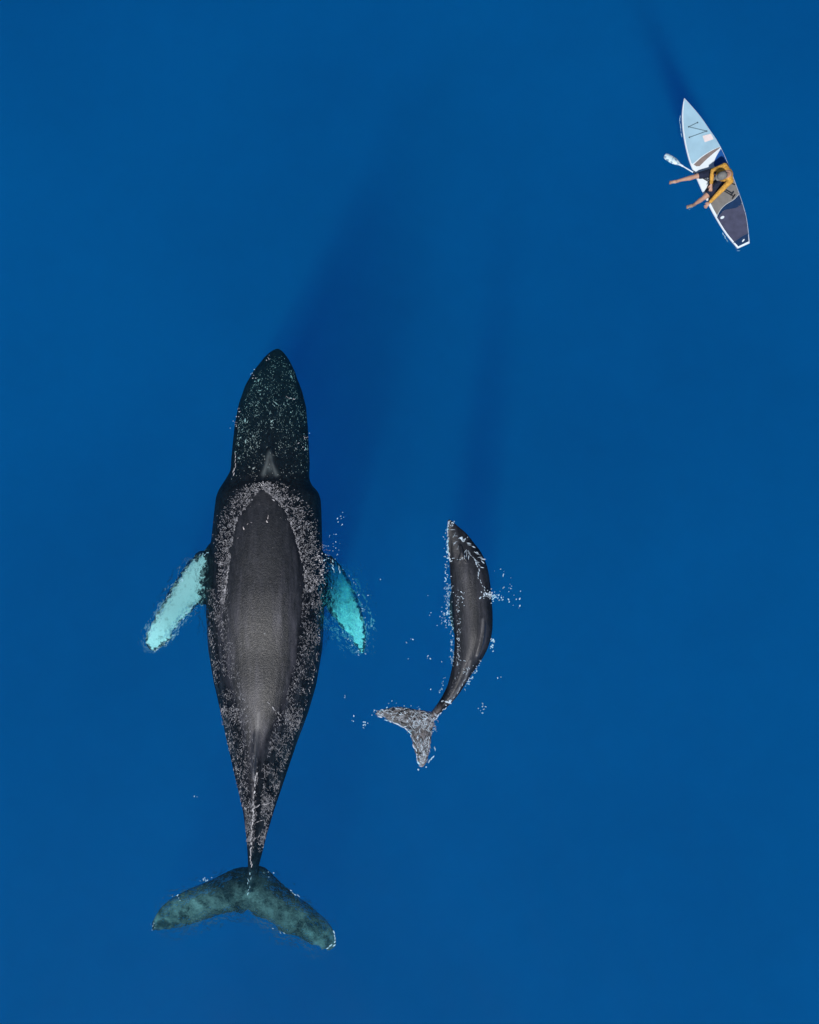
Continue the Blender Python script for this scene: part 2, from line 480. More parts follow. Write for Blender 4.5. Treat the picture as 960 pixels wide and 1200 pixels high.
    for poly in ([(244, 640), (222, 658), (204, 685), (186, 716), (174, 738), (170, 754), (177, 764), (188, 759), (201, 747), (211, 730), (230, 712), (244, 708)],
                 [(382, 650), (399, 664), (412, 685), (422, 712), (428, 738), (429, 756), (425, 768), (422, 764), (414, 752), (403, 738), (391, 722), (380, 708)]):
        for (ax, ay), (bx, by) in zip(poly, poly[1:]): rim = np.minimum(rim, seg_d(ax, ay, bx, by))
    flip = flip * np.clip(0.22 + rim / 9.0, 0, 1)
    fl = np.clip((py - 1012) / 14, 0, 1) * np.exp(-(dd / 15) ** 2)
    hole = np.maximum(np.exp(-(np.minimum(seg_d(316, 530, 309, 556), seg_d(316, 530, 324, 556)) / 2.6) ** 2), 0.6 * np.exp(-(((px - 316) / 6) ** 2 + ((py - 547) / 9) ** 2)))
    hole = np.maximum(hole, np.exp(-(np.minimum(seg_d(303, 836, 300, 880), seg_d(300, 880, 298, 909)) / 1.7) ** 2))  # sunlit edge of the dorsal fin put into the pigment as a pale line
    pig = np.stack([flip, fl, hole, np.clip((py - 560) / 40, 0.12, 1) * (1 - 0.85 * np.exp(-((px - 312) / 8) ** 2) * np.clip((830 - py) / 60, 0, 1) * np.clip((py - 600) / 60, 0, 1)) * np.clip(0.55 + (py - 640) / 160, 0.4, 1.15)], 1).astype(np.float32)  # spine strip darkened in pigment where the back shows less sheen
    at = me.color_attributes.new('pigment', 'FLOAT_COLOR', 'POINT'); at.data.foreach_set('color', pig.ravel())
    root = empty('humpback_whale', P(310, 700, 0))
    tag(root, 'huge dark adult humpback whale with white flippers swimming at the surface', 'whale', 'humpback whales')
    body = link_mesh('body', me, SKIN, root)
    return root, body
ADULT, ADULT_BODY = build_adult()

CALF = [ # x, y, half width, dry half width, z, up, down, exponent, shift
    (526, 609, 1.5, -1, 0.02, 0.9, 1.0, 2, 0), (529, 615, 4.5, 3.0, 0, 0.8, 1.1, 2, -1), (532, 622, 8, 5.0, 0, 0.72, 1.1, 2, -2.5), (537, 632, 12.5, 7, 0, 0.7, 1.1, 2, -4),
    (542, 645, 17, 9, 0, 0.72, 1.1, 2, -5), (547, 658, 20.5, 13, 0, 0.8, 1.1, 2, -4), (550, 672, 22.5, 15.5, 0, 0.85, 1.05, 2, -2.5), (552, 690, 23.2, 16.5, 0, 0.9, 1.0, 2, -1),
    (553, 706, 23.5, 17, 0, 0.92, 1.0, 2, 0), (554, 722, 23.5, 17.5, 0, 0.95, 1.0, 2, 0), (554.5, 740, 22.3, 17, 0, 0.98, 1.0, 1.9, 0), (552, 756, 19.8, 14.5, 0, 1.0, 1.0, 1.8, 0),
    (547.5, 770, 16.5, 11.5, 0, 1.05, 1.05, 1.7, 0), (542.5, 783, 13, 9, 0, 1.1, 1.1, 1.65, 0), (537.5, 795, 10.5, 7, 0, 1.2, 1.2, 1.6, 0), (532, 807, 8.6, 5.5, 0, 1.3, 1.3, 1.6, 0),
    (525, 818, 7, 4, 0, 1.4, 1.4, 1.6, 0), (516, 829, 5.2, -1, -0.02, 1.5, 1.5, 1.6, 0), (507, 839, 4.6, -1, -0.05, 1.3, 1.3, 1.7, 0), (499, 847, 4, -1, -0.09, 0.9, 0.9, 2, 0), (492, 852, 3, -1, -0.1, 0.7, 0.7, 2, 0)]
CALF_F = catmull(CALF, 90)
def build_calf():
    bm = bmesh.new()
    rows = []
    for r in CALF_F:
        r = list(r); rows.append(r)
    body_loft(bm, rows, 36)
    z0 = -0.14
    wing(bm, [(512, 838, z0, 490, 862, z0, 0.17), (505, 834, z0, 484, 859, z0, 0.15), (486, 831, z0, 475, 852, z0, 0.11), (469, 828, z0, 462, 847, z0, 0.085), (452, 830, z0, 451, 841, z0, 0.06), (443, 833, z0 + .02, 443, 838, z0 + .02, 0.045), (440, 836, z0 + .03, 440, 838, z0 + .03, 0.035)], m=20)
    wing(bm, [(500, 838, z0, 482, 852, z0, 0.17), (509, 844, z0, 481, 857, z0, 0.15), (506, 860, z0, 484, 870, z0, 0.11), (504, 876, z0, 487, 882, z0, 0.085), (502, 887, z0, 489, 890, z0, 0.06), (499, 895, z0, 491, 896, z0, 0.045), (496, 899, z0 + .02, 492, 899, z0 + .02, 0.035)], m=20)
    # dorsal fin
    rings = []
    for x, y, h, w in [(566, 722, -.05, .04), (567, 732, .04, .05), (566.5, 742, .10, .05), (565, 752, .16, .045), (562.5, 760, .15, .03), (560.5, 766, .05, .025), (559, 770, -.05, .02)]:
        base = P(x, y, 0.02)
        rings.append([base + Vector((dx * w, 0, dz)) for dx, dz in ((-1.5, -.08), (-1, 0.05), (-.45, .08 + h * .7), (0, .1 + h), (.45, .08 + h * .7), (1, 0.05), (1.5, -.08))])
    ring_loft(bm, rings)
    # flippers folded back along the flanks, under water
    wing(bm, [(537, 678, -0.55, 537, 700, -0.6, 0.16), (530, 690, -0.75, 534, 706, -0.8, 0.13), (527, 708, -0.95, 533, 718, -1.0, 0.10), (528, 726, -1.15, 533, 732, -1.15, 0.08), (532, 742, -1.3, 535, 745, -1.3, 0.05)], m=16)
    wing(bm, [(562, 680, -0.55, 562, 702, -0.6, 0.16), (572, 692, -0.75, 568, 708, -0.8, 0.13), (574, 710, -0.95, 569, 722, -1.0, 0.10), (573, 730, -1.15, 568, 736, -1.15, 0.08), (569, 746, -1.3, 566, 749, -1.3, 0.05)], m=16)
    # blowhole
    tube(bm, [P(540, 640, 0.06), P(541, 648, 0.12), P(542, 653, 0.12)], (0.03, 0.05, 0.045), 10)
    for e in (538, 547):
        tube(bm, [P(541, 649, 0.12), P(e, 658, 0.12)], (0.045, 0.03), 10)
    me = remesh(bm, 0.02, 4)
    co = np.empty(len(me.vertices) * 3); me.vertices.foreach_get('co', co); co = co.reshape(-1, 3)
    k = ALT / (ALT - co[:, 2]); px = co[:, 0] * k * PPM + 480; py = 600 - co[:, 1] * k * PPM
    fl = np.clip((py - 822) / 10, 0, 1) * np.clip((518 - px) / 6, 0, 1)
    def seg_d(ax, ay, bx, by):
        t = np.clip(((px - ax) * (bx - ax) + (py - ay) * (by - ay)) / ((bx - ax) ** 2 + (by - ay) ** 2), 0, 1)
        return np.hypot(px - ax - t * (bx - ax), py - ay - t * (by - ay))
    rid = np.minimum(np.minimum(seg_d(566, 726, 565, 750), seg_d(565, 750, 559, 768)), np.minimum(seg_d(551, 775, 546, 795), seg_d(546, 795, 528, 822)))  # lit fin edge and tail ridge put into the pigment as pale lines
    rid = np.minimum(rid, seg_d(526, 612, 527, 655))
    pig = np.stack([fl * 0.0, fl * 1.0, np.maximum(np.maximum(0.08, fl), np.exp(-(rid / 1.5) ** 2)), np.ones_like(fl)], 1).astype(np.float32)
    at = me.color_attributes.new('pigment', 'FLOAT_COLOR', 'POINT'); at.data.foreach_set('color', pig.ravel())
    root = empty('humpback_whale', P(553, 710, 0))
    tag(root, 'small grey humpback calf bending its tail beside the huge adult', 'whale', 'humpback whales')
    body = link_mesh('body', me, SKIN, root)
    return root, body
CALF_ROOT, CALF_BODY = build_calf()

def bvh_of(o):
    me = o.data
    return BVHTree.FromPolygons([v.co.copy() for v in me.vertices], [tuple(p.vertices) for p in me.polygons])
EYE = mat('whale_eye', (0.015, 0.012, 0.010), 0.2, 0.5)
for root_, spots in ((ADULT, ((276, 551, -1.15), (357, 551, -1.15))), (CALF_ROOT, ((532, 650, -0.42), (557, 650, -0.42)))):
    for ex, ey, ez in spots:
        bm_ = bmesh.new(); ellipsoid(bm_, P(ex, ey, ez), (.06, .06, .06), u=14, v=10)
        from_bm('eye', bm_, EYE, root_)
BV = {'adult': bvh_of(ADULT_BODY), 'calf': bvh_of(CALF_BODY)}
def top(x, y, which=('adult', 'calf')):
    best = -99.0; nb = None
    for w in which:
        h = BV[w].ray_cast(Vector((x, y, 6)), Vector((0, 0, -1)))
        if h[0] is not None and h[0].z > best: best = h[0].z; nb = h[1]
    return best, nb

# pale bumps on the adult: glints put into the shape, tubercles and scars
def build_barnacles(which, body_root, specs, name, seed):
    rg = np.random.default_rng(seed)
    V, F = [], []
    for (n, xr, yr, s0, s1, keep) in specs:
        for _ in range(n):
            for _try in range(20):
                y = rg.uniform(*yr); x = rg.uniform(*xr) if not callable(xr) else xr(y, rg)
                if keep is None or rg.random() < keep(x, y): break
            else:
                continue
            p = P(x, y, -0.4)
            z, nb = top(p.x, p.y, (which,))
            if z < -1.0: continue
            r = rg.uniform(s0, s1) / PPM
            a0 = rg.uniform(0, 6.28); el = rg.uniform(1, 3.4); an = rg.normal(math.pi / 2, 0.7)
            nn = nb.normalized(); t = Vector((math.cos(an), math.sin(an), 0)); t = (t - nn * t.dot(nn)).normalized(); bt = nn.cross(t)
            c = Vector((p.x, p.y, z)); i0 = len(V); m = 6
            for kk in range(m):
                a = a0 + 2 * math.pi * kk / m; q = rg.uniform(0.75, 1.2)
                V.append(c + t * math.cos(a) * r * el * q + bt * math.sin(a) * r * q - nn * 0.01)
            V.append(c + nn * r * 0.55)
            for kk in range(m): F.append((i0 + kk, i0 + (kk + 1) % m, i0 + m))
    o = pyd(name, V, F, BARN, body_root, smooth=False)
    o['kind'] = 'stuff'
    o['label'] = 'pale barnacles and scars scattered over the dark skin'
    return o
def head_keep(x, y):
    c = (adult_l(y) + adult_r(y)) / 2; u = abs(x - c) / ((adult_r(y) - adult_l(y)) / 2)
    mid = 1 - 0.75 * math.exp(-((x - 317) / 7) ** 2) * (1 if y > 490 else 0.3)
    mid *= min(1.0, max(0.14, 0.62 + 1.2 * mnoise.noise((x * 0.11, y * 0.06, 1.7))))
    return mid * prof(y, [(410, .15), (440, .5), (480, .9), (530, .8), (556, .3)]) * (0.55 + 0.6 * min(u, .9)) * (0.6 if x > 330 else 1.0)
hx = lambda y, rg: rg.uniform(adult_l(y) + 2, adult_r(y) - 2)
build_barnacles('adult', ADULT, [
    (1500, hx, (414, 562), 0.3, 0.8, head_keep),
    (26, hx, (425, 550), 0.9, 1.6, head_keep),
    (30, hx, (580, 830), 0.3, 0.7, None),
    (4, (288, 300), (612, 620), 0.7, 1.3, None), (2, (314, 317), (606, 612), 0.9, 1.5, None),
    (60, (185, 390), (1025, 1108), 0.5, 1.0, None)], 'barnacles', 3)

# ------------------------------------------------------------------ foam, spray and painted glints on the water
FOAM = mat('foam', (0.5, 0.5, 0.52), 0.7, 0.3, tinted((0.36, 0.36, 0.385), 0.75, 11))  # for foam, and for sun glitter painted as pale flecks
SPRAY = mat('spray', (0.4, 0.5, 0.56), 0.6, 0.3, tinted((0.27, 0.47, 0.58), 0.6, 11))
COOL = mat('cool_foam', (0.36, 0.44, 0.51), 0.6, 0.3, tinted((0.34, 0.42, 0.50), 0.65, 11))
FILM = mat('rippled_film', (0.12, 0.13, 0.15), 0.5, 0.5, tinted((0.125, 0.13, 0.15), 0.85, 13))  # grey flecks carry wavelet glints and dim froth in their colour
class Foam:
    def __init__(s, cool=False): s.V, s.F, s.M, s.skin = [], [], [], 3 if cool else 0
    def dash(s, px, py, ln, wd, ang, bend=0.0, lift=0.006, depth=None, film=False):
        """one bent fleck: a low domed strip, sizes in photo px"""
        p = P(px, py, 0.0)
        ln /= PPM; wd /= PPM
        seg = 4; i0 = len(s.V)
        x, y = p.x - 0.5 * ln * math.cos(ang), p.y - 0.5 * ln * math.sin(ang); a = ang - bend / 2
        for k in range(seg + 1):
            t = k / seg; w = wd * 0.5 * (math.sin(math.pi * min(max(t, .06), .94)) ** 0.6) * random.uniform(0.7, 1.3)
            nx_, ny_ = -math.sin(a), math.cos(a)
            if depth is None:
                zt = max(float(wave_z(x, y)), top(x, y)[0]) + lift
            else:
                zt = depth
            s.V += [(x + nx_ * w, y + ny_ * w, zt - lift * 0.6), (x, y, zt + min(w * 0.5, .02)), (x - nx_ * w, y - ny_ * w, zt - lift * 0.6)]
            x += math.cos(a) * ln / seg; y += math.sin(a) * ln / seg; a += bend / seg
        on_skin = top(p.x, p.y)[0] > -0.45 or (405 < py < 1020 and adult_l(py) - 1 < px < adult_r(py) + 1)
        for k in range(seg):
            q = i0 + 3 * k
            s.M += [2 if film else s.skin if on_skin else 1] * 2
            s.F += [(q, q + 1, q + 4, q + 3), (q + 1, q + 2, q + 5, q + 4)]
    def band(s, n, path, width, ln, wd, ang=None, spread=1.5, bias=1.0, bend=1.2, clump=True, film=False):
        """flecks beside a polyline; width: list of px offsets per node (left of travel > 0)"""
        R_ = catmull([(p_[0], p_[1], w_) for p_, w_ in zip(path, width)], len(path) * 8); A = R_[:, :2]; width = R_[:, 2]
        seg = np.linalg.norm(np.diff(A, axis=0), axis=1); cum = np.concatenate([[0], np.cumsum(seg)])
        for _ in range(n):
            d = random.random() * cum[-1]; i = min(int(np.searchsorted(cum, d)) - 1, len(seg) - 1); i = max(i, 0)
            f = (d - cum[i]) / seg[i]; q = A[i] + (A[i + 1] - A[i]) * f
            t = (A[i + 1] - A[i]) / seg[i]; nrm = np.array([t[1], -t[0]])
            w = width[i] + (width[i + 1] - width[i]) * f
            u = random.random() ** bias * random.uniform(0.7, 1.3)
            p = q + nrm * w * u
            if clump and 0.5 + 0.9 * mnoise.noise((p[0] * 0.16, p[1] * 0.16, 3.1)) + 0.5 * mnoise.noise((p[0] * 0.45, p[1] * 0.45, 8.1)) < random.random(): continue
            base = math.atan2(-t[1], t[0]) if ang is None else ang
            s.dash(p[0], p[1], random.uniform(*ln), random.uniform(*wd), base + random.gauss(0, spread), random.gauss(0, bend), film=film)
    def line(s, path, wd, jitter=0.6, breaks=0.15, ln=5):
        A = np.array(path, float)
        for a, b in zip(A, A[1:]):
            L = np.linalg.norm(b - a); n = max(1, int(L / (ln * 0.8)))
            an = math.atan2(-(b - a)[1], (b - a)[0])
            for k in range(n):
                if random.random() < breaks: continue
                q = a + (b - a) * ((k + .5) / n)
                s.dash(q[0] + random.gauss(0, jitter), q[1] + random.gauss(0, jitter), ln * random.uniform(.7, 1.3), wd * random.uniform(.6, 1.3), an + random.gauss(0, .2), random.gauss(0, .4))
    def dots(s, n, c, sp, sz=(0.6, 1.6)):
        for _ in range(n):
            r = random.uniform(*sz)
            s.dash(random.gauss(c[0], sp[0]), random.gauss(c[1], sp[1]), r * random.uniform(1, 2), r, random.uniform(0, 3.14), random.gauss(0, 1))
    def build(s, name, label):
        o = pyd(name, s.V, s.F, FOAM)
        o.data.materials.append(SPRAY); o.data.materials.append(FILM); o.data.materials.append(COOL); o.data.polygons.foreach_set('material_index', s.M)
        tag(o, label, 'foam', 'foam on the water', 'stuff')
        return o

def foam_adult():
    f = Foam()
    for n_, fm, w_ in ((2600, True, .75), (1300, False, .5)):  # waterline band: sun glitter on thin water painted as flecks, with froth
      f.band(n_, [(306, 572), (291, 591), (279, 606), (274, 627), (271, 649), (266, 688), (263, 708)], [-9, -20, -20, -20, -16, -10, -5], (0.6, 2.4), (0.2, w_), bias=1.5, film=fm)
      f.band(int(n_ * 1.1), [(306, 572), (321, 583), (334, 597), (343, 621), (349, 640), (356, 665), (358, 694)], [9, 18, 24, 25, 25, 28, 10], (0.6, 2.6), (0.2, w_), bias=1.5, film=fm)
    f.band(45, [(318, 584), (330, 596), (343, 622), (350, 645), (358, 690)], [2, 2, 2, 2, 2], (1.5, 4), (.4, .9), spread=.4)
    f.band(45, [(300, 580), (280, 607), (273, 630), (269, 660), (264, 700)], [-2, -2, -2, -2, -2], (1.5, 4), (.4, .9), spread=.4)
    f.dots(70, (307, 568), (5, 2.2), (.4, .8))
    # wavelet glints down both flanks, put into the colour of grey flecks
    def flank(n, side, y0, y1, a, b, ln, wd, film=True):
        for _ in range(n):
            y = random.uniform(y0, y1)
            l, r = adult_l(y), adult_r(y); c = (l + r) / 2; hw = (r - l) / 2
            d = max(prof(y, A_DRY), prof(y, [(880, 0), (920, 3), (1000, 2)]))
            u = a + (b - a) * random.random()
            x = c + side * (d + (hw - d) * u)
            if 0.55 + 1.0 * mnoise.noise((x * 0.13, y * 0.10, 5.5)) < random.random(): continue
            f.dash(x, y, random.uniform(*ln), random.uniform(*wd), math.pi / 2 + side * 0.3 + random.gauss(0, .6), random.gauss(0, 1.5), film=film)
    for s_ in (-1, 1):
        hi = 1.0 if s_ < 0 else 0.88
        flank(1500, s_, 690, 850, -0.15, hi, (1.0, 4.0), (.2, .6)); flank(1500, s_, 830, 990, 0.0, hi, (1.2, 4.5), (.2, .65))
        flank(230, s_, 700, 850, 0.0, hi, (.8, 3), (.2, .45), False); flank(280, s_, 830, 1000, 0.0, hi, (1, 3.5), (.2, .45), False)
        flank(60, s_, 720, 960, .75, 1.0 if s_ < 0 else .85, (1.2, 3), (.4, .8), False)
    f.line([(300, 905), (297, 940), (295, 980), (294, 1012)], 1.5, .5, .12, 4)  # white dashes stand for the wet highlight and froth on the tail ridge
    f.line([(294, 1012), (292, 1030), (290, 1048)], 0.8, .8, .4, 4)
    for a, b in (((296, 948), (318, 940)), ((296, 965), (308, 962)), ((297, 985), (304, 978)), ((312, 820), (330, 840)), ((322, 830), (328, 846))):
        f.line([a, b], .7, .5, .2, 4)
    # head: a few wet glints and one drifting thread
    f.line([(331, 463), (338, 466), (346, 468)], .7, .3, .1, 4)
    f.line([(272, 562), (276, 545), (274, 520)], .7, .8, .4, 4)
    for p, n, s_ in (((314, 421), 5, 2), ((296, 438), 6, 2.5), ((279, 480), 6, 2.5), ((275, 497), 8, 3), ((359, 513), 6, 2), ((352, 520), 5, 3)):
        f.dots(n, p, (s_, s_ * 1.3), (.5, 1.1))
    # spray off the right shoulder
    f.dots(70, (376, 668), (5, 14), (.5, 1.3)); f.dots(24, (390, 640), (5, 14), (.5, 1.0)); f.dots(7, (400, 612), (4, 5), (.7, 1.2))
    # ripple glints over the flippers, modelled as pale dashes
    f.band(60, [(244, 645), (222, 658), (204, 686), (184, 718), (170, 750)], [5, 5, 6, 6, 5], (1.2, 4), (.4, 1.0), spread=.6)
    f.band(45, [(236, 708), (212, 730), (200, 750), (180, 766)], [-5, -6, -6, -3], (1.2, 4), (.4, 1.0), spread=.8)
    f.band(30, [(428, 745), (426, 768), (416, 756), (400, 738)], [3, 3, 4, 4], (1, 3), (.4, .9), spread=.8)
    f.band(24, [(405, 668), (420, 700), (430, 740)], [4, 5, 3], (1, 3), (.4, .9), spread=.6)
    f.line([(388, 652), (390, 665), (394, 675)], .9, .6, .2, 4); f.line([(397, 658), (398, 672)], .9, .5, .2, 4)
    # flukes breaking the surface here and there
    f.dots(10, (180, 1083), (1.2, 4), (.6, 1.3)); f.line([(384, 1112), (390, 1108), (394, 1102), (391, 1090)], 1.5, .8, .1, 4)
    f.dots(10, (241, 1033), (9, 3), (.6, 1.2)); f.dots(6, (205, 1050), (6, 3), (.5, 1.)); f.dots(5, (312, 1024), (3, 3), (.5, 1.)); f.line([(340, 1042), (350, 1051)], .8, .6, .2, 4)
    f.line([(318, 1088), (328, 1090), (335, 1096)], .7, .8, .2, 4)
    f.build('foam', 'white foam and ripples breaking over the back of the huge whale')
foam_adult()

def foam_calf():
    f = Foam(True)  # pale strips also model the sun highlights around the calf
    f.line([(526, 610), (524.5, 622), (525, 640), (527, 658)], 2.0, .4, .05, 4)
    f.dots(14, (529, 614), (3, 2.5), (.7, 1.6))
    for k in range(9):
        y = 618 + k * 3.2
        f.dash(530 + k * .7 + random.gauss(0, 1.5), y + random.gauss(0, 1.2), random.uniform(3, 8), random.uniform(.3, .7), .5 + random.gauss(0, .4), random.gauss(0, 1.0), film=random.random() < .5)
    f.dots(30, (523, 650), (1.6, 18), (.5, 1.3))
    f.line([(527, 658), (530, 655), (541, 656), (544, 650)], 1.0, .4, .1, 3)
    for k in range(3): f.line([(544 + k * 2.5, 655), (545.5 + k * 1.6, 645)], .7, .3, .1, 4)
    f.dots(14, (544, 631), (2.2, 1.8), (1.0, 2.0))
    for k in range(11):
        t = k / 10
        f.dash(550 + 20 * t + random.gauss(0, 1.6), 637 + 23 * t + random.gauss(0, 1.6), random.uniform(3, 6), random.uniform(.5, 1.2), -0.45 + random.gauss(0, .2), random.gauss(0, .3))
        f.dash(547 + 18 * t + random.gauss(0, 1), 645 + 20 * t, random.uniform(2, 5), random.uniform(.4, .8), -0.5 + random.gauss(0, .2), random.gauss(0, .3))
    f.line([(556, 655), (560, 664), (561, 676), (566, 688), (571, 697)], 1.2, .7, .2, 3)
    f.dots(40, (572, 697), (4, 3), (.8, 1.8)); f.dots(14, (580, 700), (5, 2), (.6, 1.4))
    f.dots(18, (600, 697), (7, 7), (.6, 1.7)); f.dots(5, (587, 672), (4, 4), (.5, 1.2))
    f.band(170, [(526, 662), (525, 690), (530, 720), (532, 755), (532, 785)], [-4, -5, -5, -4, -5], (1., 3.2), (.3, .9), spread=.9)
    f.dots(70, (523, 722), (3.6, 7), (.4, 1.2)); f.dots(50, (526, 694), (2.5, 9), (.4, 1.1)); f.dots(18, (540, 701), (2, 5), (.5, 1.1))
    f.band(110, [(534, 690), (535, 720), (536, 750), (535, 780)], [4, 5, 3, 4], (1.2, 3), (.35, .8), spread=.9)
    f.dots(14, (577, 754), (1.4, 4), (1.0, 2.0))
    f.line([(551, 775), (548, 788), (542, 802), (533, 817), (526, 824)], .7, .8, .45, 4)
    f.dots(18, (525, 823), (2.4, 1.8), (1, 2)); f.line([(545, 774), (538, 772)], 1.2, .5, .1, 3)
    f.line([(523, 828), (514, 837), (506, 845)], 1.4, .6, .1, 4)
    f.band(60, [(520, 790), (516, 812), (526, 800), (556, 780)], [4, 3, 4, 4], (1, 3), (.4, .9)); f.band(50, [(563, 772), (550, 795), (541, 806)], [3, 4, 4], (1, 3), (.4, .9))
    f.band(260, [(534, 690), (535, 720), (536, 750), (533, 790), (524, 816)], [3, 5, 4, 5, 5], (.8, 3), (.2, .6), spread=.9, film=True)
    # churned water over the small flukes
    f.band(420, [(512, 836), (486, 833), (466, 830), (442, 834)], [20, 22, 14, 3], (2, 9), (.3, 1.0), spread=.5, bend=1.6, film=True)
    f.band(420, [(508, 840), (505, 862), (503, 880), (497, 897)], [-24, -20, -13, -4], (2, 9), (.3, 1.0), spread=.5, bend=1.6, film=True)
    f.band(230, [(512, 836), (486, 833), (466, 830), (442, 834)], [20, 22, 14, 3], (2, 8), (.3, 1.0), spread=.5, bend=1.6)
    f.band(230, [(508, 840), (505, 862), (503, 880), (497, 897)], [-24, -20, -13, -4], (2, 8), (.3, 1.0), spread=.5, bend=1.6)
    f.line([(440, 836), (455, 844), (475, 853), (482, 860), (486, 876), (491, 896)], 1.5, .7, .1, 5)
    f.dots(16, (494, 893), (2.5, 4), (1, 2)); f.dots(10, (446, 834), (4, 2), (.8, 1.6))
    f.dots(22, (468, 829), (10, 3), (.5, 1.2)); f.line([(509, 873), (508, 884), (503, 893)], 1.3, .6, .1, 4)
    f.build('foam', 'white foam and splashes around the small calf')
    g = Foam()
    for x, y, n in ((479, 753, 2), (485, 752, 1), (502, 770, 3), (477, 772, 1), (518, 774, 1), (503, 809, 1), (406, 815, 2), (413, 844, 3), (428, 848, 6), (427, 851, 4), (566, 826, 5), (564, 832, 4), (586, 790, 2), (505, 719, 2), (438, 733, 1), (432, 733, 1), (228, 932, 2), (447, 673, 1), (432, 695, 1), (500, 695, 1)):
        g.dots(n, (x, y), (1.6, 2.2), (.7, 1.4))
    g.build('foam', 'scattered flecks of foam drifting on the open water between the whales')
foam_calf()

# ------------------------------------------------------------------ paddle board
def Q(x, y, z=0.0):
    """enlarged-photo measurement (six times, from 760,100) -> metres"""
    return P(760 + x / 6.0, 100 + y / 6.0, z)
DECK = 0.105
BOARD_WHITE = mat('board_white', (0.62, 0.70, 0.76), 0.35, 0.5, tinted((0.62, 0.70, 0.76), 0.06, 3))
PALE_BLUE = mat('pale_blue_deck', (0.28, 0.45, 0.56), 0.5, 0.4, tinted((0.28, 0.45, 0.56), 0.08, 3))
TAUPE = mat('taupe_pad', (0.20, 0.165, 0.155), 0.8, 0.2, tinted((0.20, 0.165, 0.155), 0.12, 9))
GREY_PAD = mat('grey_pad', (0.17, 0.165, 0.16), 0.85, 0.2, tinted((0.17, 0.165, 0.16), 0.12, 9))
PURPLE_PAD = mat('slate_pad', (0.055, 0.06, 0.105), 0.85, 0.2, tinted((0.055, 0.06, 0.105), 0.18, 7))
NAVY = mat('navy_pad', (0.006, 0.028, 0.085), 0.8, 0.2, tinted((0.006, 0.028, 0.085), 0.2, 8))
BLUE = mat('blue_pad', (0.005, 0.07, 0.27), 0.75, 0.2, tinted((0.005, 0.07, 0.27), 0.15, 8))
BLACK = mat('black_rubber', (0.012, 0.013, 0.018), 0.6, 0.3)
CORD = mat('grey_cord', (0.10, 0.16, 0.20), 0.7, 0.2)
STICK = mat('blush_patch', (0.66, 0.58, 0.58), 0.6, 0.3, tinted((0.66, 0.58, 0.58), 0.08, 20))

